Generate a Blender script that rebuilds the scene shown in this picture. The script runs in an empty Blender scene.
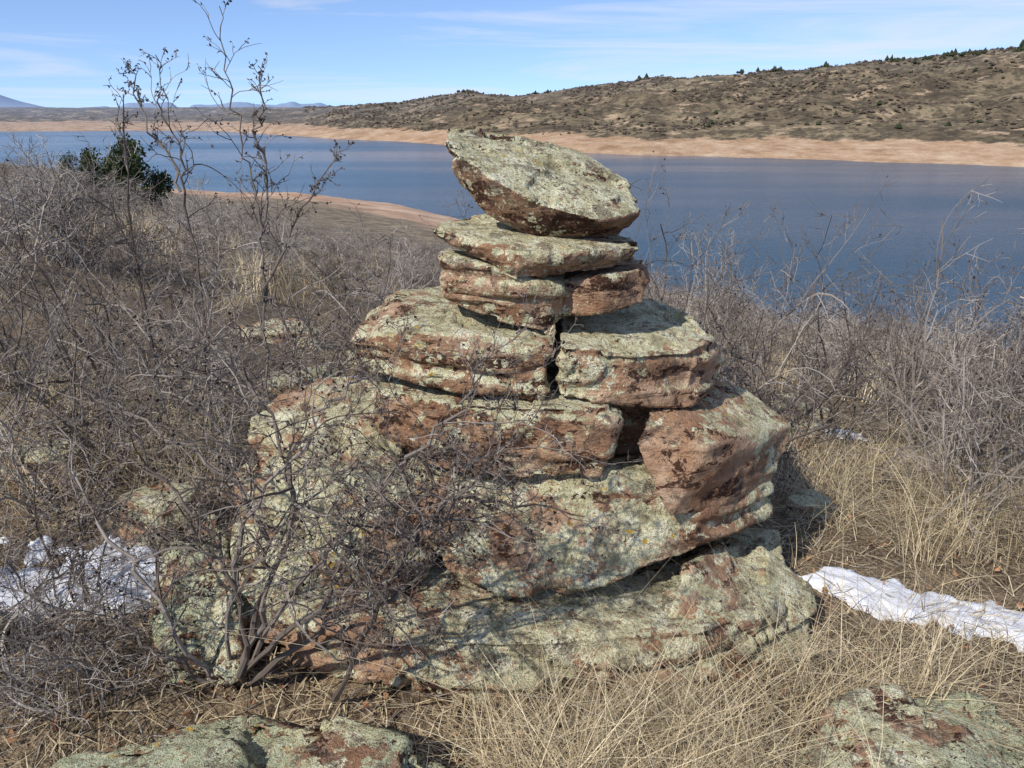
import bpy, bmesh, math, random, time
import numpy as np
from mathutils import Vector, Matrix, Quaternion
T0=time.time()
SC=bpy.context.scene
def link(o): SC.collection.objects.link(o); return o
def rad(a): return math.radians(a)

# ------------------------------------------------------------------ noise
def _h(ix,iy,iz,seed):
    h=(ix*73856093)^(iy*19349663)^(iz*83492791)^(seed*26544357)
    h=h&0x7fffffff
    h=((h^(h>>13))*1274126177)&0x7fffffff
    h=((h^(h>>15))*668265263)&0x7fffffff
    return (h^(h>>16))/float(0x7fffffff)
def vn(x,y,z=0.0,seed=1):
    x=np.asarray(x,float);y=np.asarray(y,float);z=np.asarray(z,float)+np.zeros_like(x)
    fx=np.floor(x);fy=np.floor(y);fz=np.floor(z)
    ix=fx.astype(np.int64);iy=fy.astype(np.int64);iz=fz.astype(np.int64)
    u=x-fx;v=y-fy;w=z-fz
    u=u*u*u*(u*(u*6-15)+10);v=v*v*v*(v*(v*6-15)+10);w=w*w*w*(w*(w*6-15)+10)
    r=0
    for dx in (0,1):
        for dy in (0,1):
            for dz in (0,1):
                r=r+_h(ix+dx,iy+dy,iz+dz,seed)*(u if dx else 1-u)*(v if dy else 1-v)*(w if dz else 1-w)
    return r*2-1
def fbm(x,y,z=0.0,seed=1,o=4,g=.5):
    a=1;r=0;t=0
    for i in range(o):
        r=r+a*vn(np.asarray(x)*2**i+i*7.3,np.asarray(y)*2**i+i*3.1,np.asarray(z)*2**i,seed+i);t+=a;a*=g
    return r/t
def sst(a,b,x):
    t=np.clip((x-a)/(b-a),0,1);return t*t*(3-2*t)

# ------------------------------------------------------------------ terrain
LZ=-30.0
AZ =[-180,-60,-45,-32,-20,-14,-6, 5, 20, 32, 60,180]
SL =[.03, .0,-.02,-.045,-.10,-.126,-.155,-.19,-.225,-.225,-.15,.03]
A1 =[-180,-70,-32,-25,-19.5,-15,-7.7,-5,9,19,23,32,60,180]
D1 =[4000,900,420,370,333,333,280,251,150,122,115,104,170,4000]
A2 =[-60,-45,-31.7,-20,-15.5,-12,-7.7,-3,0,2,5.5,9,12.5,19,24,27,31.7,45,70]
D2 =[1600,1500,1400,1290,1046,920,820,700,670,640,620,595,590,570,560,555,545,520,500]
D3 =[2600,2600,2600,2200,1900,1500,1350,1200,1150,1150,1150,1100,1050,1050,1050,1050,1050,1050,1000]
H3 =[0,2,4,3,4,5,11,25,17,19,31,40,39,43,52,56,66,85,90]
def height(x,y):
    x=np.asarray(x,float);y=np.asarray(y,float)
    r=np.hypot(x,y)+1e-6; az=np.degrees(np.arctan2(x,y))
    s=np.interp(az,AZ,SL); d1=np.interp(az,A1,D1)
    d1=d1*(1+.07*fbm(x/60,y/60,0,5,3))
    w=sst(2.2,7.5,r)
    line=.5+s*r
    rb=np.clip(.38*d1,0,160)
    zb=.5+s*rb
    t=np.clip((r-rb)/(d1-rb),0,2.0)
    z=np.where(r<rb,line*w, zb+(LZ-zb)*t)
    z=np.where(r>d1,LZ-np.clip((r-d1)*.12,0,7),z)
    z=z+.035*fbm(x*1.6,y*1.6,0,11,4)*sst(.2,2,r)+.16*fbm(x/4,y/4,0,12,3)*sst(3,10,r)+ .9*fbm(x/25,y/25,0,13,3)*sst(18,80,r)*(1-sst(.9,1.05,r/d1))
    land=(np.abs(az)<62)
    d2=np.interp(az,A2,D2)*(1+.02*fbm(x/70,y/70,0,21,3)); d3=np.interp(az,A2,D3); h3=np.interp(az,A2,H3)
    bw=np.clip(60+0*r,30,90)
    bh=np.interp(az,[-30,-15,-5,10,30],[4,6,9,10.5,11])
    tt=np.clip((r-d2)/bw,0,1)
    hh=LZ+bh*tt**.8
    q=np.clip((r-d2-bw)/(d3-d2-bw),0,1)
    gul=fbm(x/110,y/110,0,31,5)
    ridge=1-np.abs(fbm(x/75+3,y/75,0,37,4))*2.2
    hh=hh+(h3-LZ-bh)*(q**.85)+ (gul*14+ridge*9-5)*sst(0,.25,q)*(1-.72*sst(.75,1,q))*np.clip((h3+32)/70,.15,1)
    hh=np.where(r>d3,hh-(r-d3)*.035*(1-sst(0,2500,r-d3)),hh)
    hh=np.where(r<d2,LZ-np.clip((d2-r)*.1,0,7),hh)
    far=sst(3500,6000,r)
    hh=hh*(1-far)+far*(-14+ 165*np.exp(-((az+33)/2.8)**2)+80*np.exp(-((az+23)/5)**2)*(.6+.4*vn(az*1.3,az*0,0,5))+80*np.exp(-((az+15)/4)**2)*(.7+.3*vn(az*1.7,az*0,0,6)) +18*vn(az/3,az*0,0,8)*sst(-40,-30,az))*np.exp(-((r-8500)/2500)**2)
    mid=(r>np.maximum(d1+20,430))&land
    z=np.where(mid,hh,z)
    back=(~land)&(r>430)
    z=np.where(back,np.clip(z,-34,60),z)
    return z
def hz(x,y): return float(height(np.array([x]),np.array([y]))[0])

angs=np.concatenate([np.linspace(-180,-50,56,endpoint=False),np.linspace(-50,50,720,endpoint=False),np.linspace(50,180,56,endpoint=False)])
def polar(name,rs):
    A,Rr=np.meshgrid(np.radians(angs),rs)
    X=np.sin(A)*Rr;Y=np.cos(A)*Rr;Z=height(X,Y)
    nr,na=X.shape
    co=np.stack([X,Y,Z],-1).reshape(-1,3)
    i=np.arange(nr-1)[:,None]*na+np.arange(na)[None,:]
    j=np.arange(nr-1)[:,None]*na+(np.arange(na)[None,:]+1)%na
    f=np.stack([i,j,j+na,i+na],-1).reshape(-1,4)[:, ::-1]
    me=bpy.data.meshes.new(name)
    nv=len(co);nf=len(f)
    me.vertices.add(nv);me.vertices.foreach_set('co',co.ravel())
    me.loops.add(nf*4);me.loops.foreach_set('vertex_index',f.ravel().astype(np.int32))
    me.polygons.add(nf);me.polygons.foreach_set('loop_start',np.arange(0,nf*4,4,dtype=np.int32))
    me.polygons.foreach_set('use_smooth',np.ones(nf,bool))
    me.update(calc_edges=True);me.validate()
    return link(bpy.data.objects.new(name,me))
ground=polar('hillside_ground',np.exp(np.linspace(math.log(.25),math.log(440),330)))
hills=polar('distant_hills',np.exp(np.linspace(math.log(440),math.log(12000),190)))

# ------------------------------------------------------------------ node helpers
class NT:
    def __init__(s,name):
        s.m=bpy.data.materials.new(name);s.m.use_nodes=True;s.t=s.m.node_tree;s.t.nodes.clear()
        s.out=s.t.nodes.new('ShaderNodeOutputMaterial');s.b=s.n('ShaderNodeBsdfPrincipled')
        s.t.links.new(s.b.outputs[0],s.out.inputs[0])
        s.geo=s.n('ShaderNodeNewGeometry');s.pos=s.geo.outputs['Position']
    def n(s,k,**a):
        x=s.t.nodes.new(k)
        for q,v in a.items(): setattr(x,q,v)
        return x
    def set(s,i,v):
        if isinstance(v,bpy.types.NodeSocket): s.t.links.new(v,i)
        else:
            if i.type=='RGBA' and len(v)==3: v=(*v,1)
            i.default_value=v
    def noise(s,scale,detail=6,rough=.6,vec=None,dist=0):
        x=s.n('ShaderNodeTexNoise');s.set(x.inputs['Vector'],vec or s.pos)
        x.inputs['Scale'].default_value=scale;x.inputs['Detail'].default_value=detail;x.inputs['Roughness'].default_value=rough;x.inputs['Distortion'].default_value=dist
        return x.outputs[0]
    def vor(s,scale,feature='F1',vec=None,rnd=1.0,out='Distance'):
        x=s.n('ShaderNodeTexVoronoi',feature=feature);s.set(x.inputs['Vector'],vec or s.pos)
        x.inputs['Scale'].default_value=scale;x.inputs['Randomness'].default_value=rnd
        return x.outputs[out]
    def ramp(s,v,stops,interp='LINEAR'):
        x=s.n('ShaderNodeValToRGB');s.set(x.inputs[0],v);cr=x.color_ramp;cr.interpolation=interp
        while len(cr.elements)<len(stops): cr.elements.new(.5)
        for e,(p,c) in zip(cr.elements,stops):
            e.position=p; e.color=(c,c,c,1) if not hasattr(c,'__len__') else (*c,1)
        return x.outputs[0]
    def mix(s,f,a,b,mode='MIX'):
        x=s.n('ShaderNodeMix',data_type='RGBA',blend_type=mode);s.set(x.inputs[0],f);s.set(x.inputs[6],a);s.set(x.inputs[7],b);return x.outputs[2]
    def math(s,op,a,b=0.0,clamp=False):
        x=s.n('ShaderNodeMath',operation=op);x.use_clamp=clamp;s.set(x.inputs[0],a);s.set(x.inputs[1],b);return x.outputs[0]
    def step(s,v,a,b):
        x=s.n('ShaderNodeMapRange');x.clamp=True;s.set(x.inputs[0],v);x.inputs[1].default_value=a;x.inputs[2].default_value=b;return x.outputs[0]
    def scale(s,v,k):
        x=s.n('ShaderNodeMapping');s.set(x.inputs[0],v);x.inputs['Scale'].default_value=k;return x.outputs[0]
    def sep(s,v):
        x=s.n('ShaderNodeSeparateXYZ');s.set(x.inputs[0],v);return x.outputs
    def bump(s,h,st,dist=.01,nrm=None):
        x=s.n('ShaderNodeBump');s.set(x.inputs['Height'],h);x.inputs['Strength'].default_value=st;x.inputs['Distance'].default_value=dist
        if nrm is not None:s.set(x.inputs['Normal'],nrm)
        return x.outputs[0]
    def fin(s,col,rough=.9,nrm=None,spec=.2):
        s.set(s.b.inputs['Base Color'],col);s.set(s.b.inputs['Roughness'],rough);s.b.inputs['Specular IOR Level'].default_value=spec
        if nrm is not None:s.set(s.b.inputs['Normal'],nrm)
        return s.m

def mat_rock(name,lich=.0,brown=0.0,dark=.0,green=0.0,upk=.10):
    m=NT(name)
    n1=m.noise(6,5,.62); n2=m.noise(1,3,.65,vec=m.scale(m.pos,(4,4,34)),dist=.4); fine=m.noise(60,4,.78)
    base=m.ramp(n1,[(.30,(.29,.145,.08)),(.43,(.44,.265,.155)),(.54,(.57,.385,.25)),(.70,(.68,.51,.36))])
    if brown>0: base=m.mix(brown,base,(.20,.115,.07))
    base=m.mix(m.step(n2,.42,.60),m.mix(.5,base,(.25,.125,.07)),base)
    base=m.mix(m.math('MULTIPLY',m.step(fine,.60,.40),.45),base,(.22,.125,.08))
    nd=m.noise(7,6,.75,vec=m.scale(m.pos,(1,1,2.1)),dist=.4)
    dm=m.step(nd,.548-dark,.563-dark)
    base=m.mix(m.math('MULTIPLY',dm,m.step(fine,.36,.46)),base,(.070,.036,.025))
    up=m.sep(m.geo.outputs['Normal'])[2]
    la=m.noise(9,8,.74,dist=.2)
    lb=m.noise(2.6,2,.5)
    v=m.math('ADD',la,m.math('MULTIPLY',m.math('SUBTRACT',up,.25),upk))
    v=m.math('ADD',v,m.math('MULTIPLY',m.math('SUBTRACT',lb,.5),.42))
    l1=m.step(v,.495-lich,.507-lich)
    nz=m.n('ShaderNodeTexNoise');m.set(nz.inputs['Vector'],m.pos);nz.inputs['Scale'].default_value=45;nz.inputs['Detail'].default_value=2
    wp=m.n('ShaderNodeVectorMath',operation='MULTIPLY_ADD');m.set(wp.inputs[0],nz.outputs['Color']);wp.inputs[1].default_value=(.04,.04,.04);m.set(wp.inputs[2],m.pos);wp=wp.outputs[0]
    v1=m.vor(19,vec=wp);v2=m.vor(47,vec=wp)
    spt=m.math('MULTIPLY',m.math('MAXIMUM',m.step(v1,.33,.29),m.step(v2,.27,.22)),m.step(lb,.42-lich,.45-lich))
    gap=m.step(m.noise(75,3,.7),.39,.43)
    L=m.math('MULTIPLY',m.math('MAXIMUM',l1,spt),gap)
    tone=m.noise(15,4,.7)
    lc=m.ramp(tone,[(.32,(.31,.275,.155)),(.43,(.55,.515,.315)),(.53,(.71,.685,.45)),(.66,(.84,.82,.62))])
    if green>0: lc=m.mix(m.math('MULTIPLY',m.step(lb,.42,.52),green),lc,(.40,.46,.30))
    grain=m.noise(230,1,.8)
    lc=m.mix(m.math('MULTIPLY',m.step(grain,.55,.38),.55),lc,(.19,.16,.10))
    col=m.mix(L,base,lc)
    g=m.math('MULTIPLY',m.step(m.noise(11,6,.75,vec=m.scale(m.pos,(1.1,1.3,1))),.560,.575),m.step(grain,.36,.5))
    col=m.mix(m.math('MULTIPLY',g,.8),col,(.12,.09,.07))
    og=m.math('MULTIPLY',m.step(v1,.18,.13),m.step(m.noise(2.9,1,.5,vec=m.scale(m.pos,(1,1.4,1.2))),.60,.615))
    col=m.mix(og,col,(.55,.34,.06))
    h=m.math('ADD',m.math('MULTIPLY',fine,1.4),m.math('MULTIPLY',n2,1.1))
    nb=m.bump(h,1.0,.013)
    return m.fin(col,.95,nb,.1)

RM={'heavy':mat_rock('lichened_sandstone',-.01,0,.0,upk=.12),
    'med':mat_rock('weathered_sandstone',-.03,0,.015,upk=.13),
    'fresh':mat_rock('fresh_sandstone',-.08,0,-.01,upk=.12),
    'base':mat_rock('base_sandstone',.02,0,.0,upk=.06),
    'cap':mat_rock('cap_sandstone',-.045,.5,.04,upk=.26),
    'green':mat_rock('mossy_sandstone',-.02,.4,.03,green=.6)}

# ------------------------------------------------------------------ rocks
def hull(bm):
    pts=[v.co.copy() for v in bm.verts];bm.clear()
    for p in pts: bm.verts.new(p)
    bmesh.ops.convex_hull(bm,input=bm.verts)
    bmesh.ops.delete(bm,geom=[v for v in bm.verts if not v.link_faces],context='VERTS')
def make_rock(name,pts,mat,nb=0,th=.1,seed=0,vox=.009,amp=1.0,strata=1.0,parent=None,extra=(),cuts=10,cd=.05):
    P=[Vector((a/100,b/100,c/100)) for a,b,c in pts]
    if nb:
        for p in list(P[-nb:]): P.append(p-Vector((0,0,th)))
    P+= [Vector((a/100,b/100,c/100)) for a,b,c in extra]
    g=random.Random(seed*31+7)
    bm=bmesh.new()
    for p in P: bm.verts.new(p)
    hull(bm)
    # knock the corners off with random fracture planes
    for _ in range(cuts):
        n=Vector((g.gauss(0,1),g.gauss(-.2,1),g.gauss(0,.55))).normalized()
        ds=[v.co.dot(n) for v in bm.verts];mx_=max(ds);ext=mx_-min(ds)
        d=mx_-ext*g.uniform(.25,1)*cd
        bmesh.ops.bisect_plane(bm,geom=list(bm.verts)+list(bm.edges)+list(bm.faces),plane_co=n*d,plane_no=n,clear_outer=True)
        hull(bm)
    me=bpy.data.meshes.new(name+'_h');bm.to_mesh(me);bm.free()
    o=link(bpy.data.objects.new(name,me))
    md=o.modifiers.new('r','REMESH');md.mode='VOXEL';md.voxel_size=vox
    dg=bpy.context.evaluated_depsgraph_get();dg.update()
    m2=bpy.data.meshes.new_from_object(o.evaluated_get(dg))
    o.modifiers.clear();o.data=m2;m2.name=name
    n=len(m2.vertices);co=np.empty(n*3);m2.vertices.foreach_get('co',co);co=co.reshape(-1,3)
    no=np.empty(n*3);m2.vertices.foreach_get('normal',no);no=no.reshape(-1,3)
    x,y,z=co.T; s=seed*17.7
    side=np.clip((1-np.abs(no[:,2]))*1.6,0,1)
    d=.016*fbm(x*3.5+s,y*3.5,z*3.5,3+seed,3)
    zz=z+.03*vn(x*2+s,y*2,0,9)+x*.04
    st=vn(x*2.0+s,y*2.0,zz*30,41+seed)
    d+=.011*np.tanh(st*8)*side*strata
    gr=np.abs(vn(x*1.4+s,y*1.4,zz*17,44+seed))
    d+=-.018*(1-sst(0,.07,gr))*side*strata*sst(-.1,.3,vn(x*4+s,y*4,z*9,46))
    c=fbm(x*5+s,y*5,z*8,51+seed,3,.4); d+= -.016*sst(.20,.235,c)-.014*sst(.38,.41,c)
    cr=np.abs(vn(x*5+s,y*5,z*4,71+seed)+.15*vn(x*20,y*20,z*20,72)); d+= -.020*(1-sst(0,.05,cr))*sst(.1,.4,vn(x*3,y*3+s,z*3,77)+.1)
    d+=.006*fbm(x*30+s,y*30,z*45,61+seed,3)
    co=co+no*(d*amp)[:,None]
    m2.vertices.foreach_set('co',co.ravel());m2.update()
    m2.polygons.foreach_set('use_smooth',np.ones(len(m2.polygons),bool))
    m2.materials.clear();m2.materials.append(mat)
    if parent:o.parent=parent
    return o
cairn=link(bpy.data.objects.new('stacked_rock_cairn',None))
make_rock('capstone',[(-21,262,154),(-12,276,153),(6,280,151),(25,280,146),(38,269,138),(40,258,132),(-20,243,150),(-8,233,142),(8,229,134),(26,231,129),(38,241,130),(-17,246,139),(-7,241,129),(7,240,122),(22,242,121),(33,246,123)],RM['cap'],seed=1,extra=[(0,270,130),(25,268,124),(-10,262,138)],amp=.7,strata=.4,parent=cairn,vox=.008,cuts=5,cd=.03)
make_rock('slab_1',[(-25,237,126),(-12,230,124),(2,223,122),(20,226,121),(39,237,121),(-24,240,122),(-10,232,117),(1,225,112),(17,229,114),(39,237,115),(-22,258,127),(-4,274,126),(30,274,122),(38,258,121)],RM['heavy'],4,.08,seed=2,amp=.6,parent=cairn,vox=.008,cuts=6,cd=.03)
make_rock('slab_2',[(-22,237,119),(-9,230,117),(2,226,113),(14,229,111),(-21,239,104),(-4,232,98),(10,230,96),(16,234,100),(-22,274,114),(20,274,110)],RM['med'],2,.12,seed=3,amp=.7,parent=cairn,vox=.008,cuts=5,cd=.03)
make_rock('slab_3',[(12,236,110),(26,230,113),(40,237,114),(15,235,100),(27,231,101),(40,235,104),(42,237,110),(16,269,112),(45,269,112)],RM['fresh'],2,.10,seed=4,amp=.5,parent=cairn,vox=.008,cuts=5,cd=.03)
make_rock('block_1',[(-50,236,93),(-27,225,98),(-6,221,97),(11,221,94),(-50,239,81),(-28,227,80),(-7,223,78),(10,222,76),(-44,269,100),(-27,286,98),(12,286,97)],RM['med'],3,.18,seed=5,amp=.8,parent=cairn,cuts=8,cd=.035)
make_rock('block_2',[(13.5,221,94),(38,223,92),(58,232,91),(69,246,87),(12.5,222,77),(33,223,74),(56,230,71),(62,237,73),(70,249,80),(17,280,98),(47,280,96),(63,269,92),(70,258,87)],RM['heavy'],4,.16,seed=6,amp=.7,parent=cairn,cuts=7,cd=.035)
make_rock('slab_4',[(-42,235,76),(-22,223,77),(2,216,77),(29,216,76),(34,220,70),(-44,235,58),(-26,223,55),(-4,215,54),(27,215,55),(32,220,61),(-41,269,78),(33,269,76)],RM['med'],2,.2,seed=7,amp=.8,parent=cairn,cuts=8,cd=.03)
make_rock('core_stone',[(15,240,50),(60,240,50),(15,275,50),(60,280,50),(15,240,75),(60,242,73),(15,275,78),(60,280,76)],RM['fresh'],seed=16,amp=.5,parent=cairn,cuts=4,cd=.03,vox=.012)
make_rock('block_3',[(36,216,66),(45,233,74),(58,213,66),(47,208,45),(40,213,57),(62,258,73),(82,263,67),(97,252,57),(94,246,50),(87,240,40),(68,222,41),(56,214,44)],RM['fresh'],0,.1,seed=8,amp=.35,strata=.4,parent=cairn,extra=[(60,262,45),(80,262,42)],cuts=2,cd=.015)
make_rock('boulder_1',[(-60,235,40),(-29,224,52),(-10,218,56),(27,218,57),(58,218,51),(88,241,43),(-34,211,38),(-9,199,27),(8,197,22),(41,204,30),(57,211,32),(86,235,31),(-63,280,40),(93,280,40)],RM['base'],2,.25,seed=9,amp=1.3,strata=.7,vox=.011,parent=cairn,cuts=12,cd=.05)
make_rock('boulder_2',[(-64,196,20),(-37,187,20),(-9,183,19),(24,183,19),(52,187,20),(91,211,14),(-100,269,20),(99,258,14),(-64,194,2),(-38,185,-2),(-9,181,-2),(15,181,0),(38,185,4),(75,201,2),(91,213,3),(-100,269,-10),(99,258,-10)],RM['base'],0,.1,seed=10,amp=1.5,strata=.9,vox=.012,parent=cairn,cuts=12,cd=.04)
make_rock('boulder_3',[(-91,250,60),(-76,270,68),(-49,280,66),(-68,235,57),(-36,230,56),(-86,230,43),(-55,215,42),(-26,208,40),(-85,212,25),(-58,198,23),(-95,265,0),(-30,285,0),(-90,205,0),(-55,194,0),(-25,205,10)],RM['base'],0,.1,seed=11,amp=1.6,strata=.8,vox=.013,parent=cairn,cuts=16,cd=.08)
make_rock('boulder_4',[(-118,240,22),(-103,240,30),(-111,212,15),(-101,190,5),(-79,184,7),(-81,202,22),(-122,245,-10),(-75,240,-10),(-112,190,-10),(-75,182,-10)],RM['green'],0,.1,seed=12,amp=1.3,parent=cairn,cuts=8)
make_rock('boulder_5',[(55,210,27),(79,240,24),(98,222,12),(90,208,7),(60,190,14),(39,187,12),(100,230,-8),(95,200,-8),(60,183,-8),(40,183,-5),(55,240,10)],RM['base'],0,.1,seed=13,amp=1.2,parent=cairn,cuts=8)
make_rock('lichen_covered_boulder',[(-108,158,8),(-71,170,13),(-47,163,14),(-27,152,14),(-8,140,12),(-112,145,11),(-64,125,18),(-32,120,15),(-116,110,-10),(-5,110,-10),(-108,165,-12),(-10,150,-12)],RM['green'],seed=14,amp=1.5,vox=.010,cuts=10)
make_rock('lichen_covered_boulder.001',[(70,152,12),(85,165,18),(100,172,17),(122,172,13),(132,165,8),(83,130,20),(70,140,14),(105,130,21),(68,120,-10),(140,120,-10),(70,160,-15),(130,175,-15)],RM['green'],seed=15,amp=1.5,vox=.010,cuts=10)
rng=random.Random(5)
def loose_rock(k,x,y,sx,sy,sz,mat):
    z=hz(x,y)*100; pts=[]
    a=rng.random()*6
    for i in range(9):
        t=a+i*6.283/9; q=rng.uniform(.75,1.1)
        pts.append((x*100+sx*q*math.cos(t),y*100+sy*q*math.sin(t),z-8))
        q*=rng.uniform(.6,.9)
        pts.append((x*100+sx*q*math.cos(t),y*100+sy*q*math.sin(t),z+sz*rng.uniform(.6,1.05)))
    make_rock('field_stone'+('' if k==0 else '.%03d'%k),pts,mat,seed=20+k,vox=max(.012,sx/100*.05),amp=max(.6,min(2,sx/25)))
LR=[(1.55,4.0,22,18,14,'heavy'),(1.25,2.95,13,10,9,'heavy'),(1.75,4.9,30,24,16,'fresh'),(-1.25,4.4,34,26,16,'heavy'),(-2.0,3.1,22,20,14,'fresh'),(-1.7,2.05,16,13,9,'green'),
    (-1.35,2.75,20,16,18,'med'),(2.4,5.9,30,24,16,'med'),(-1.95,6.3,42,30,14,'heavy'),(-.95,5.4,30,24,14,'fresh')]
for k,(x,y,a,b,c,mm) in enumerate(LR): loose_rock(k,x,y,a,b,c,RM[mm])
print('rocks',time.time()-T0)

# ------------------------------------------------------------------ terrain materials
def mat_ground():
    m=NT('hillside_soil')
    x,y,z=m.sep(m.pos)[:3]
    r=m.n('ShaderNodeVectorMath',operation='LENGTH');m.set(r.inputs[0],m.pos);r=r.outputs['Value']
    a=m.noise(7,5,.65);b=m.noise(70,3,.75)
    near=m.ramp(a,[(.3,(.065,.045,.032)),(.48,(.135,.098,.066)),(.62,(.23,.17,.11)),(.75,(.18,.115,.075))])
    near=m.mix(m.step(b,.50,.64),near,(.38,.30,.19))
    far=m.ramp(m.noise(.35,6,.7),[(.35,(.12,.095,.072)),(.5,(.21,.17,.125)),(.62,(.32,.255,.17))])
    col=m.mix(m.step(r,8,30),near,far)
    zn=m.math('ADD',z,m.math('MULTIPLY',m.math('SUBTRACT',m.noise(.03,5,.6),.5),9))
    beach=m.ramp(m.noise(.08,6,.65),[(.35,(.33,.20,.13)),(.5,(.46,.31,.21)),(.65,(.56,.42,.31))])
    col=m.mix(m.step(zn,-20.5,-22.5),col,beach)
    return m.fin(col,1.0,m.bump(b,.7,.03),.05)
ground.data.materials.append(mat_ground())
def mat_hills():
    m=NT('hill_scrubland')
    z=m.sep(m.pos)[2]
    r=m.n('ShaderNodeVectorMath',operation='LENGTH');m.set(r.inputs[0],m.pos);r=r.outputs['Value']
    g=m.ramp(m.noise(.012,8,.68),[(.34,(.11,.085,.058)),(.46,(.175,.138,.09)),(.57,(.25,.20,.128)),(.68,(.37,.27,.175))])
    d=m.step(m.noise(.05,7,.78),.48,.54); d2=m.step(m.vor(.16),.46,.30)
    col=m.mix(m.math('MULTIPLY',d,.75),g,(.066,.055,.042))
    col=m.mix(m.math('MULTIPLY',d2,.55),col,(.05,.045,.034))
    out=m.math('MULTIPLY',m.step(m.noise(.03,7,.75,vec=m.scale(m.pos,(1,1,4))),.575,.615),.85)
    col=m.mix(out,col,(.42,.31,.21))
    zn=m.math('ADD',z,m.math('MULTIPLY',m.math('SUBTRACT',m.noise(.025,7,.65),.5),13))
    beach=m.ramp(m.noise(.05,6,.75,vec=m.scale(m.pos,(1,1,5))),[(.3,(.24,.14,.08)),(.46,(.38,.25,.155)),(.6,(.48,.345,.235)),(.75,(.57,.47,.35))])
    col=m.mix(m.step(zn,-19.2,-20.2),col,beach)
    col=m.mix(m.step(r,900,5000),col,(.25,.33,.47))  # aerial haze painted into the base colour, bluer with distance
    return m.fin(col,1.0,m.bump(m.noise(.08,5,.7),.9,3.0),.03)
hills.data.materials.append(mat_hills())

# ------------------------------------------------------------------ lake
bm=bmesh.new();N=24
vs=[[bm.verts.new((-6000+12000*i/N,60+7000*j/N,LZ)) for i in range(N+1)] for j in range(N+1)]
for j in range(N):
    for i in range(N): bm.faces.new((vs[j][i],vs[j][i+1],vs[j+1][i+1],vs[j+1][i]))
me=bpy.data.meshes.new('reservoir_water');bm.to_mesh(me);bm.free()
lake=link(bpy.data.objects.new('reservoir_water',me))
m=NT('lake_water')
wn=m.noise(.45,4,.65,vec=m.scale(m.pos,(.6,1.2,1)))
patch=m.step(m.noise(.006,4,.55,vec=m.scale(m.pos,(.35,1.6,1))),.35,.65)
rr=m.math('ADD',.08,m.math('MULTIPLY',patch,.14))
wm=m.math('MULTIPLY',wn,m.math('ADD',.4,patch))
me.materials.append(m.fin((.022,.070,.115),rr,m.bump(wm,.65,.9),.5))
m.b.inputs['IOR'].default_value=1.33

# ------------------------------------------------------------------ plants
def perp(t):
    a=t.cross(Vector((.31,.17,.93)))
    if a.length<1e-4:a=t.cross(Vector((1,0,0)))
    a.normalize();return a,t.cross(a).normalized()
def tube(V,Fc,pts,rs,k):
    b0=len(V);n=len(pts)
    for i in range(n):
        t=(pts[min(i+1,n-1)]-pts[max(i-1,0)])
        if t.length<1e-7:t=Vector((0,0,1))
        t.normalize();a,b=perp(t)
        for j in range(k):
            an=6.28318*j/k;V.append(pts[i]+(a*math.cos(an)+b*math.sin(an))*rs[i])
    for i in range(n-1):
        for j in range(k):
            q=(j+1)%k;Fc.append((b0+i*k+j,b0+i*k+q,b0+(i+1)*k+q,b0+(i+1)*k+j))
def rv(g): return Vector((g.gauss(0,1),g.gauss(0,1),g.gauss(0,1)))
def walk(g,p,d,L,r,seg,jit,up,tip=.4):
    n=max(3,int(L/seg));pts=[p.copy()];d=d.copy();kink=rv(g)*jit*.3
    for i in range(n):
        if g.random()<.25:kink=rv(g)*jit*.5
        d=(d+rv(g)*jit*.45+kink+Vector((0,0,up))).normalized();p=p+d*(L/n);pts.append(p.copy())
    return pts,[r*(1-(1-tip)*i/n) for i in range(n+1)]
def at(pts,u):
    x=u*(len(pts)-1);i=min(int(x),len(pts)-2);return pts[i].lerp(pts[i+1],x-i),(pts[i+1]-pts[i]).normalized()
def leafquad(V,Fc,g,p,s):
    a=rv(g).normalized();b=a.cross(rv(g)).normalized();c=a.cross(b)*.25
    i=len(V);V+=[p,p+(a*.5+b*.35+c)*s,p+a*s,p+(a*.5-b*.35+c)*s];Fc.append((i,i+1,i+2,i+3))
def branch(g,V,Fc,pts,rs,lvl,o):
    if lvl>=o['lv']: return
    ch=o['ch'][lvl];tot=sum((pts[i+1]-pts[i]).length for i in range(len(pts)-1));lr=o.get('len',(.25,.6)) if lvl==0 else (.25,.6)
    for c in range(ch):
        u=g.uniform(o.get('u0',.18) if lvl==0 else .18,1.0);p,d=at(pts,u);a,b=perp(d);an=g.uniform(0,6.283);sp=rad(g.uniform(*o['sp']))
        dd=(d*math.cos(sp)+(a*math.cos(an)+b*math.sin(an))*math.sin(sp)).normalized()
        L=max(o['min'],tot*g.uniform(*lr)*(1.15-.5*u));r=max(o['rmin'],rs[min(len(rs)-1,int(u*(len(rs)-1)))]*g.uniform(.45,.7))
        q,w=walk(g,p,dd,L,r,o['seg'],o['jit'],o['up'])
        tube(V,Fc,q,w,3)
        if lvl==o['lv']-1 and o.get('lf') is not None:
            for _ in range(o['lfn']):
                if g.random()<.6: leafquad(*o['lf'],g,at(q,g.uniform(.3,1))[0],g.uniform(.006,.016))
        branch(g,V,Fc,q,w,lvl+1,o)
def to_mesh(name,V,Fc,mats,leaf=None):
    me=bpy.data.meshes.new(name);V2=list(V);F2=list(Fc);idx=[0]*len(Fc)
    if leaf:
        b=len(V2);V2+=leaf[0];F2+=[tuple(i+b for i in f) for f in leaf[1]];idx+=[1]*len(leaf[1])
    me.from_pydata([tuple(v) for v in V2],[],F2)
    for mm in mats:me.materials.append(mm)
    me.polygons.foreach_set('material_index',idx);me.update()
    return me
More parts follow.
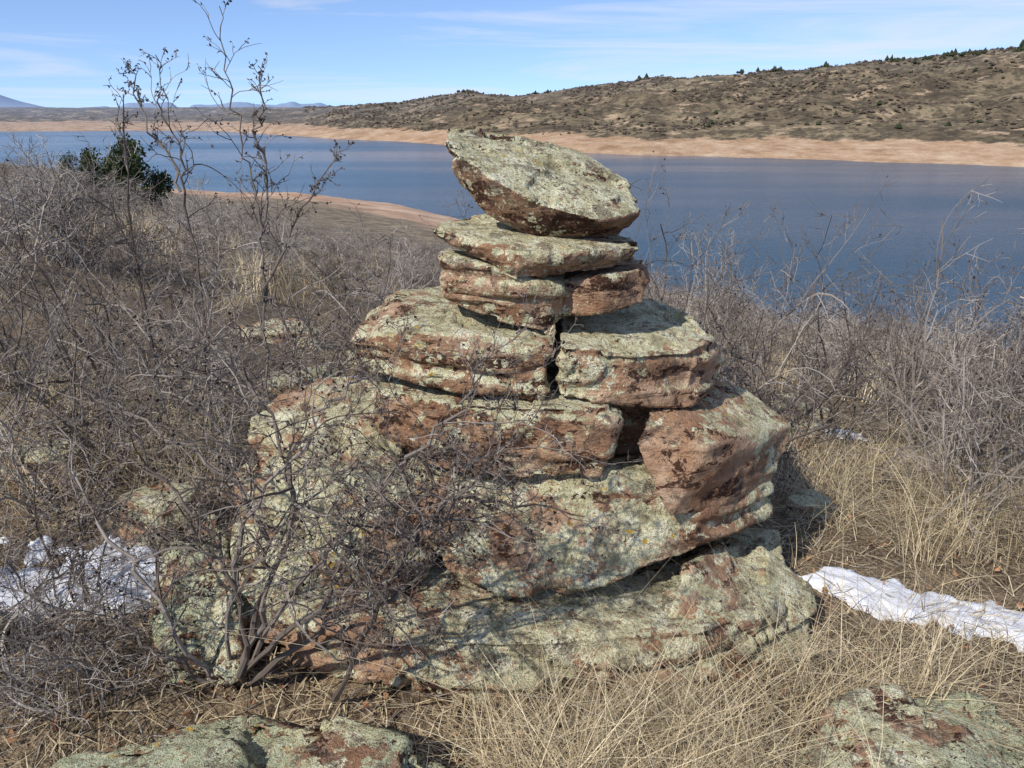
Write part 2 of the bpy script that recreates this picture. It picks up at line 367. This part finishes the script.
def mat_bark(name,c1,c2,c3,k=.35):
    m=NT(name);ri=m.geo.outputs['Random Per Island']
    oi=m.n('ShaderNodeObjectInfo').outputs['Random']
    c=m.ramp(ri,[(0,c1),(.5,c2),(1,c3)])
    c=m.mix(m.math('MULTIPLY',oi,k),c,tuple(x*.6 for x in c1))
    return m.fin(c,.8,None,.2)
BK=mat_bark('shrub_bark_grey',(.18,.145,.118),(.33,.285,.245),(.52,.475,.42))
BK2=mat_bark('shrub_bark_dark',(.085,.066,.054),(.17,.14,.118),(.32,.28,.245))
def mat_leaf(name,a,b):
    m=NT(name);c=m.ramp(m.geo.outputs['Random Per Island'],[(0,a),(1,b)]);return m.fin(c,.8,None,.1)
LF=mat_leaf('dry_leaf',(.12,.07,.04),(.30,.17,.10)); LFD=mat_leaf('dark_bud',(.04,.032,.027),(.14,.105,.085))
RL=mat_leaf('fallen_leaf',(.16,.065,.04),(.42,.23,.13))

def shrub(seed,h,stems,o,spread=.7,r0=.008):
    g=random.Random(seed);V=[];Fc=[];LV=([],[]);o=dict(o);o['lf']=LV
    for s in range(stems):
        a=g.uniform(0,6.283);tl=g.uniform(.1,spread)
        d=Vector((math.cos(a)*tl,math.sin(a)*tl,1)).normalized()
        p=Vector((math.cos(a),math.sin(a),0))*g.uniform(0,.10)-Vector((0,0,.05))
        q,w=walk(g,p,d,h*g.uniform(.7,1.15),r0*g.uniform(.6,1.2),.06,o['jit']*.8,.03,.35)
        tube(V,Fc,q,w,4);branch(g,V,Fc,q,w,0,o)
    return V,Fc,LV
O1=dict(lv=3,ch=[8,4,2],sp=(25,68),min=.05,rmin=.0014,seg=.045,jit=.34,up=.035,lfn=1)
O2=dict(lv=3,ch=[6,4,2],sp=(25,70),min=.08,rmin=.0030,seg=.09,jit=.28,up=.04,lfn=0)
near=[];far=[]
for i in range(6):
    V,Fc,L=shrub(100+i,.95,8+i%3,O1);near.append(to_mesh('shrub_near_%d'%i,V,Fc,[BK if i%2 else BK2,LFD],L))
for i in range(4):
    V,Fc,L=shrub(200+i,1.0,8,O2,.9,.011);far.append(to_mesh('shrub_far_%d'%i,V,Fc,[BK if i%4 else BK2,LFD],L))
print('shrubs',len(near[0].vertices),len(far[0].vertices),time.time()-T0)
thick=link(bpy.data.objects.new('bare_shrub_thicket',None))
def inst(me,par,x,y,s,sz=None,g=rng,z=None,name='part',tilt=.12):
    o=link(bpy.data.objects.new(name,me));o.parent=par
    o.location=(x,y,(hz(x,y) if z is None else z)-.01)
    o.rotation_euler=(g.gauss(0,tilt),g.gauss(0,tilt),g.uniform(0,6.283));o.scale=(s,s,sz or s);return o
MAN=[(.80,3.7,1.0,1.3),(1.1,4.0,1.0,1.45),(.75,4.6,1.1,1.25),(1.55,4.3,1.0,1.2),(1.9,4.3,1.1,1.25),(2.1,3.5,1.0,1.3),(2.35,3.9,1.1,1.45),(1.95,3.0,.8,1.0),(2.0,3.3,.8,1.15),(2.5,3.2,1.1,1.35),(2.6,4.8,1.2,1.3),(1.5,5.2,1.2,1.2),(.5,4.8,1.1,1.1),
 (-1.5,3.5,1.0,1.1),(-2.0,3.6,1.1,1.2),(-2.4,3.2,1.1,1.15),(-2.7,3.9,1.2,1.2),(-1.2,4.1,1.0,1.1),(-.85,3.8,.9,1.05),(-.7,4.4,1.0,1.1),(-.3,4.6,1.0,1.05),(-1.8,2.8,.9,.95),(-1.5,2.3,.75,.7),(-1.45,1.85,.7,.65),(-1.95,2.2,.9,.9),
 (-3.2,4.4,1.2,1.2),(-2.1,4.6,1.2,1.2),(2.9,4.0,1.1,1.35),(2.35,2.75,.8,.9),(-1.2,1.78,.55,.6),(-1.75,3.15,1.0,1.0),(.95,3.5,.8,1.0),(1.35,3.8,.9,1.1),(-1.15,2.9,.7,.8)]
for i,(x,y,s,sz) in enumerate(MAN): inst(near[i%6],thick,x,y,s,sz)
cnt=0
g=random.Random(77)
for i in range(480):
    r=5.0*math.exp(g.random()*math.log(100/5.0));az=g.uniform(-42,42);x=r*math.sin(rad(az));y=r*math.cos(rad(az))
    cl=float(vn(np.array([x*.35]),np.array([y*.35]),0,91)[0])
    if cl<-.2 and r<20: continue
    s=g.uniform(.75,1.25)
    inst(near[i%6] if r<7 else far[i%4],thick,x,y,s*(1.0 if r<25 else 1.5),s*g.uniform(.8,1.1)*(1.1 if az>0 else 1),g);cnt+=1
print('instances',cnt)

# hero shrub in front of the cairn
g=random.Random(9)
STEMS=[[(-81,190,1),(-58,175,39),(-42,170,60),(-30,168,77),(-19,170,87),(-10,175,97),(-6,180,107)],
[(-83,190,-2),(-68,180,29),(-64,180,48),(-71,185,66),(-85,190,75),(-99,200,77),(-117,210,82)],
[(-85,190,-2),(-75,180,36),(-66,175,63),(-51,175,82),(-44,180,93),(-34,190,97)],
[(-50,178,3),(-35,168,38),(-26,162,59),(-17,165,71),(-3,170,71),(17,175,64)],
[(-86,190,-2),(-95,185,26),(-106,190,42),(-120,200,55),(-130,210,72)],
[(-75,185,5),(-46,170,37),(-27,165,49),(-15,165,61)],
[(-80,190,5),(-61,180,48),(-56,180,71),(-65,190,89),(-77,200,102),(-87,210,113)],
[(-82,188,0),(-60,172,30),(-40,165,50),(-22,162,66),(-8,166,78),(2,172,88)],
[(-78,186,0),(-72,178,30),(-78,180,55),(-92,186,68),(-104,190,90)],
[(-88,188,0),(-100,182,18),(-112,184,30),(-124,190,40)]]
V=[];Fc=[];LV=([],[]);O=dict(lv=3,ch=[18,6,3],sp=(25,80),min=.04,rmin=.0012,seg=.03,jit=.38,up=.02,lfn=2,lf=LV,len=(.12,.38),u0=.28)
def spline(P,n=5):
    P=[Vector(p)/100 for p in P];out=[]
    for i in range(len(P)-1):
        p0=P[max(i-1,0)];p1=P[i];p2=P[i+1];p3=P[min(i+2,len(P)-1)]
        for k in range(n):
            t=k/n;out.append(.5*((2*p1)+(p2-p0)*t+(2*p0-5*p1+4*p2-p3)*t*t+(3*p1-p0-3*p2+p3)*t**3))
    out.append(P[-1]);return out
def hero(ST,r0,o,V,Fc,n=5,wob=.006):
    for P in ST:
        q=[p+rv(g)*wob for p in spline(P,n)];m_=len(q)-1;w=[r0*g.uniform(.7,1.1)*(1-.75*i/m_) for i in range(m_+1)]
        tube(V,Fc,q,w,6);branch(g,V,Fc,q,w,0,o)
hero(STEMS,.0095,O,V,Fc,5,.008)
link(bpy.data.objects.new('leafless_shrub',to_mesh('leafless_shrub',V,Fc,[BK2,LFD],LV)))
print('hero',len(V))
# tall thin saplings
ST=[[(-105,320,17),(-104,320,72),(-101,320,110),(-102,320,129),(-105,320,152),(-107,320,174),(-109,320,196)],
[(-101,320,110),(-96,320,133),(-97,315,148),(-92,310,163),(-93,310,176)],
[(-136,330,12),(-133,330,82),(-134,330,128),(-133,330,144),(-139,330,159),(-137,330,179)],
[(-104,320,85),(-89,320,114),(-76,320,133),(-65,320,145)],[(-134,330,128),(-144,330,152),(-149,330,174)],[(-160,340,20),(-162,340,120),(-158,340,165)]]
V=[];Fc=[];LV=([],[]);O=dict(lv=2,ch=[22,3],sp=(25,60),min=.025,rmin=.0018,seg=.022,jit=.34,up=.06,lfn=4,lf=LV,len=(.05,.19),u0=.2)
hero(ST,.0075,O,V,Fc,5,.009)
link(bpy.data.objects.new('tall_bare_sapling',to_mesh('tall_bare_sapling',V,Fc,[BK2,LFD],LV)))

# ------------------------------------------------------------------ grass
def mat_grass():
    m=NT('dry_straw');ri=m.geo.outputs['Random Per Island']
    c=m.ramp(ri,[(0,(.25,.185,.11)),(.3,(.44,.345,.205)),(.65,(.65,.54,.335)),(1,(.80,.70,.48))])
    c=m.mix(m.math('MULTIPLY',m.n('ShaderNodeObjectInfo').outputs['Random'],.4),c,(.30,.225,.14))
    return m.fin(c,.6,None,.3)
GR=mat_grass()
def tuft(seed,n,L,spread,lean,w):
    g=random.Random(seed);V=[];Fc=[];dom=g.uniform(0,6.283)
    for i in range(n):
        a=g.gauss(dom,1.3);d=Vector((math.cos(a),math.sin(a),0));s=Vector((-d.y,d.x,0))
        p=Vector((g.gauss(0,spread),g.gauss(0,spread),-.02));l=L*g.uniform(.35,1.25);k=lean*g.uniform(.2,1.8);w_=w*g.uniform(.5,1.3)
        kx=g.gauss(0,.2);b=len(V)
        for j in range(6):
            t=j/5;q=p+d*(k*l*t**1.7)+Vector((0,0,l*(t-.45*k*t**2.4)))+s*(kx*l*t*t);ww=s*(w_*.5*(1-t*.85))
            V+=[q-ww,q+ww]
        for j in range(5):Fc.append((b+2*j,b+2*j+1,b+2*j+3,b+2*j+2))
    return to_mesh('grass_tuft_%d'%seed,V,Fc,[GR])
short=[tuft(i,50,.20,.08,1.0,.0027) for i in range(4)]
long_=[tuft(10+i,50,.42,.05,1.1,.0029) for i in range(5)]
fg=[tuft(20+i,60,.45,.10,.6,.009) for i in range(3)]
grass=link(bpy.data.objects.new('dry_grass',None))
g=random.Random(3)
def in_cairn(x,y): return ((x-.0)/1.02)**2+((y-2.25)/.50)**2<1 or ((x+.55)/.55)**2+((y-1.42)/.27)**2<1 or ((x-1.0)/.36)**2+((y-1.45)/.28)**2<1
def in_snow(x,y): return ((x-1.45)/.5)**2+((y-2.3)/.22)**2<1 or ((x+1.6)/.36)**2+((y-2.42)/.3)**2<1
for i in range(700):
    r=1.15*math.exp(g.random()*math.log(4.8/1.15));az=g.uniform(-46,46);x=r*math.sin(rad(az));y=r*math.cos(rad(az))
    if in_cairn(x,y) or (in_snow(x,y) and g.random()<.75):continue
    den=float(vn(np.array([x*1.4]),np.array([y*1.4]),0,93)[0])
    if den<-.05 and g.random()<.85:continue
    inst(short[i%4] if g.random()<.65 else long_[i%5],grass,x,y,g.uniform(.6,1.15),None,g,tilt=.25)
for i in range(80):
    x=g.uniform(-.15,1.25);y=1.34+g.random()*.40+max(0,x-.5)*.3
    if in_cairn(x,y) : continue
    inst(long_[i%5],grass,x,y,g.uniform(.5,1.05),None,g,tilt=.4)
for i in range(45):
    inst(long_[i%5],grass,g.uniform(-2.9,-1.4),g.uniform(2.8,4.3),g.uniform(.9,1.3),None,g,tilt=.15)
    inst(long_[i%5],grass,g.uniform(1.3,2.9),g.uniform(2.7,3.5),g.uniform(.6,1.1),None,g,tilt=.15)
for i in range(8):
    inst(short[i%4],grass,g.uniform(1.15,1.75),g.uniform(1.95,2.2),g.uniform(.7,1.1),None,g,tilt=.3)
for i in range(420):
    r=4.6*math.exp(g.random()*math.log(45/4.6));az=g.uniform(-42,42);x=r*math.sin(rad(az));y=r*math.cos(rad(az))
    den=float(vn(np.array([x*.5]),np.array([y*.5]),0,95)[0])
    if den<-.1:continue
    inst((long_ if r<9 else fg)[i%3],grass,x,y,g.uniform(.8,1.4),None,g)
# litter
g=random.Random(4);V=[]
for i in range(11000):
    r=1.0*math.exp(g.random()*math.log(5));az=g.uniform(-50,50);V.append((r*math.sin(rad(az)),r*math.cos(rad(az))))
xy=np.array(V);zz=height(xy[:,0],xy[:,1]);V=[];Fc=[];LFV=[];LFF=[];TV=[];TF=[]
for i,((x,y),z) in enumerate(zip(xy,zz)):
    a=g.uniform(0,6.283);l=g.uniform(.03,.18);d=Vector((math.cos(a),math.sin(a),g.gauss(0,.12)));s=Vector((-d.y,d.x,0))*g.uniform(.0009,.0022)
    p=Vector((x,y,z+g.uniform(.004,.035)))
    if i%8==0:
        leafquad(LFV,LFF,g,p,g.uniform(.012,.034))
    elif i%4==0:
        q,w=walk(g,p,d.normalized(),l*1.5,.0018,.04,.25,-.01);tube(TV,TF,q,w,3)
    else:
        m_=p+d*l*.5+Vector((0,0,g.gauss(0,.008)))+s*g.gauss(0,5);e=p+d*l;b=len(V);V+=[p-s,p+s,m_+s,m_-s,e+s*.3,e-s*.3];Fc+=[(b,b+1,b+2,b+3),(b+3,b+2,b+4,b+5)]
link(bpy.data.objects.new('straw_litter',to_mesh('straw_litter',V,Fc,[GR])))
link(bpy.data.objects.new('twig_litter',to_mesh('twig_litter',TV,TF,[BK])))
link(bpy.data.objects.new('fallen_leaves',to_mesh('fallen_leaves',LFV,LFF,[RL])))

# ------------------------------------------------------------------ snow
sm=NT('melting_snow')
sc=sm.mix(sm.math('MULTIPLY',sm.step(sm.noise(14,6,.7),.50,.70),.6),(.70,.72,.765),(.43,.39,.35))
sm.fin(sc,.65,sm.bump(sm.noise(24,5,.7),.6,.02),.2)
def snow(name,cx,cy,a,b,ang,seed,th,nz_=.95):
    n=120;u=np.linspace(-1.7,1.7,n);U,W=np.meshgrid(u,u);c,s=math.cos(rad(ang)),math.sin(rad(ang))
    X=cx+U*a*c-W*b*s;Y=cy+U*a*s+W*b*c
    mk=.8-(U**2+W**2)+nz_*fbm(X*6,Y*6,0,seed,4)+.5*fbm(X*22,Y*22,0,seed+2,2)+.35*U
    Z=height(X,Y)+np.where(mk>0,th*(1-np.exp(-3.0*mk)),mk*.3)-.004+.007*fbm(X*14,Y*14,0,seed+5,3)
    co=np.stack([X,Y,Z],-1).reshape(-1,3);F_=[(j*n+i,j*n+i+1,(j+1)*n+i+1,(j+1)*n+i) for j in range(n-1) for i in range(n-1) if mk[j,i]>-.2]
    me=bpy.data.meshes.new(name);me.from_pydata(co.tolist(),[],F_);me.materials.append(sm.m);me.polygons.foreach_set('use_smooth',np.ones(len(F_),bool));me.update();link(bpy.data.objects.new(name,me))
snow('snow_patch',1.42,2.26,.58,.13,-27,3,.04,.6)
snow('snow_patch.001',-1.62,2.42,.42,.30,10,4,.05)
snow('snow_patch.002',-1.22,4.75,.3,.2,0,5,.05)
snow('snow_patch.003',1.75,4.55,.35,.2,0,6,.05)

# ------------------------------------------------------------------ evergreens
JM=mat_leaf('juniper_foliage',(.025,.04,.016),(.085,.11,.045))
def juniper(k,x,y,h,w):
    g=random.Random(300+k);V=[];Fc=[];TV=[];TF=[]
    q,wd=walk(g,Vector((0,0,-.2)),Vector((0,0,1)),h*.9,.09*h/2,.2,.1,.1,.2);tube(TV,TF,q,wd,6)
    lob=[(g.uniform(-.5,.5)*w,g.uniform(-.5,.5)*w,g.uniform(.15,.9)*h,g.uniform(.16,.34)*w) for _ in range(24)]
    for (a,b,c,r) in lob:
        f=1-.8*max(0,c/h-.3);a*=f;b*=f
        tube(TV,TF,[Vector((0,0,c*.6)),Vector((a,b,c))],[.03,.01],4)
        for _ in range(100):
            d=rv(g).normalized()*r*g.uniform(.5,1.15);p=Vector((a,b,c))+Vector((d.x,d.y,d.z*1.35));s=.06*h/2*g.uniform(.6,1.4)
            leafquad(V,Fc,g,p,s*1.8)
    me=to_mesh('juniper',TV,TF,[BK2,JM],(V,Fc));o=link(bpy.data.objects.new('juniper_tree'+('' if k==0 else '.%03d'%k),me));o.location=(x,y,hz(x,y)-.05)
for k,(x,y,h,w) in enumerate([(-20.6,40,2.5,1.3),(-19.0,39,2.2,1.2),(-17.9,38,2.9,1.5),(-32.7,60,1.9,1.3),(-17.0,39,2.0,1.1)]): juniper(k,x,y,h,w)
# distant shrubs and pines
g=random.Random(8)
OCT=[(1,0,0),(0,1,0),(-1,0,0),(0,-1,0),(0,0,1),(0,0,-.4)];OF=[(0,1,4),(1,2,4),(2,3,4),(3,0,4),(1,0,5),(2,1,5),(3,2,5),(0,3,5)]
def blobs(name,pl,mat):
    xy=np.array([(p[0],p[1]) for p in pl]);z=height(xy[:,0],xy[:,1]);V=[];Fc=[]
    for (x,y,w,h),zz in zip(pl,z):
        if zz<LZ+10: continue
        for q in range(2):
            b=len(V);ox=g.gauss(0,.4)*w;oy=g.gauss(0,.4)*w;a=g.random()*3;c,s=math.cos(a),math.sin(a)
            for vx,vy,vz in OCT:
                j=g.uniform(.6,1.3);V.append((x+ox+(vx*c-vy*s)*w*j,y+oy+(vx*s+vy*c)*w*j,zz+h*.3+vz*h*j))
            Fc+=[tuple(i+b for i in f) for f in OF]
    me=bpy.data.meshes.new(name);me.from_pydata(V,[],Fc);me.materials.append(mat);me.update();link(bpy.data.objects.new(name,me))
SM=mat_leaf('scrub_foliage',(.055,.044,.035),(.13,.10,.075));PM=mat_leaf('pine_foliage',(.022,.03,.016),(.05,.06,.03))
pl=[];xs=np.array([[g.uniform(-14,42),g.uniform(0,1)] for _ in range(13000)])
for az,u in xs:
    r=np.interp(az,A2,D2)+60+u**.8*(np.interp(az,A2,D3)-np.interp(az,A2,D2)+20)
    x=r*math.sin(rad(az));y=r*math.cos(rad(az))
    if vn(np.array([x/45]),np.array([y/45]),0,55)[0]+.5*vn(np.array([x/15]),np.array([y/15]),0,56)[0]<-.15:continue
    w=g.uniform(.8,2.3);pl.append((x,y,w,w*g.uniform(.5,.9)))
blobs('distant_scrub',pl,SM)
pl=[]
for c,n,sp in [(26.4,30,1.5),(28.2,12,.6),(17.0,9,.35),(15.5,5,.6),(22,5,1.5),(30.5,9,.8),(8.7,4,.3),(-4,6,1.5),(2,4,.6)]:
    for _ in range(n):
        az=g.gauss(c,sp);r=np.interp(az,A2,D3)+g.uniform(-35,5);w=g.uniform(1.3,3.0);pl.append((r*math.sin(rad(az)),r*math.cos(rad(az)),w,w*g.uniform(1.0,2.0)))
for _ in range(110):
    az=g.uniform(-10,40);r=np.interp(az,A2,D2)+g.uniform(80,450);w=g.uniform(1.2,2.4);pl.append((r*math.sin(rad(az)),r*math.cos(rad(az)),w,w*1.2))
blobs('distant_pine_trees',pl,PM)

# ------------------------------------------------------------------ light
EL,ROT=42,224
S=Vector((math.sin(rad(ROT))*math.cos(rad(EL)),math.cos(rad(ROT))*math.cos(rad(EL)),math.sin(rad(EL))))
sl=bpy.data.lights.new('sun','SUN');sl.energy=4.6;sl.angle=rad(.8);sl.color=(1,.945,.86)
so=link(bpy.data.objects.new('sun',sl));so.rotation_euler=S.to_track_quat('Z','Y').to_euler()
W=bpy.data.worlds.new('World');SC.world=W;W.use_nodes=True;t=W.node_tree;t.nodes.clear()
def wn_(k): return t.nodes.new(k)
out=wn_('ShaderNodeOutputWorld');bg=wn_('ShaderNodeBackground');sky=wn_('ShaderNodeTexSky');tc=wn_('ShaderNodeTexCoord')
sky.sky_type='NISHITA';sky.sun_disc=False;sky.sun_elevation=rad(EL);sky.sun_rotation=rad(ROT);sky.altitude=1700;sky.air_density=1.0;sky.dust_density=.25;sky.ozone_density=2.2
ad=wn_('ShaderNodeVectorMath');ad.operation='ADD';t.links.new(tc.outputs['Generated'],ad.inputs[0]);ad.inputs[1].default_value=(0,0,.10)
t.links.new(ad.outputs[0],sky.inputs[0])
hs=wn_('ShaderNodeMix');hs.data_type='RGBA';hs.blend_type='MULTIPLY';hs.inputs[0].default_value=1;t.links.new(sky.outputs[0],hs.inputs[6]);hs.inputs[7].default_value=(1.28,1.30,1.42,1)
mp=wn_('ShaderNodeMapping');mp.inputs['Scale'].default_value=(1.6,1.6,24);mp.inputs['Rotation'].default_value=(0,rad(2.2),0);mp.inputs['Location'].default_value=(.35,.2,.6);t.links.new(tc.outputs['Generated'],mp.inputs[0])
nz=wn_('ShaderNodeTexNoise');nz.inputs['Scale'].default_value=1.5;nz.inputs['Detail'].default_value=9;nz.inputs['Roughness'].default_value=.58;nz.inputs['Distortion'].default_value=.7;t.links.new(mp.outputs[0],nz.inputs['Vector'])
cr=wn_('ShaderNodeValToRGB');cr.color_ramp.elements[0].position=.46;cr.color_ramp.elements[1].position=.68;t.links.new(nz.outputs[0],cr.inputs[0])
mu=wn_('ShaderNodeMath');mu.operation='MULTIPLY';t.links.new(cr.outputs[0],mu.inputs[0]);mu.inputs[1].default_value=.6
mx=wn_('ShaderNodeMix');mx.data_type='RGBA';t.links.new(mu.outputs[0],mx.inputs[0]);t.links.new(hs.outputs[2],mx.inputs[6]);mx.inputs[7].default_value=(6.3,6.5,6.9,1)
t.links.new(mx.outputs[2],bg.inputs[0]);bg.inputs[1].default_value=.13;t.links.new(bg.outputs[0],out.inputs[0])

cam=bpy.data.cameras.new('camera');cam.sensor_width=36;cam.lens=36*788/1024;cam.clip_end=30000;cam.clip_start=.05
co=link(bpy.data.objects.new('camera',cam));co.location=(0,0,1.6);co.rotation_euler=(rad(90-19.3),0,0);SC.camera=co
SC.view_settings.view_transform='Standard';SC.view_settings.look='None';SC.view_settings.exposure=0
print('total',time.time()-T0)
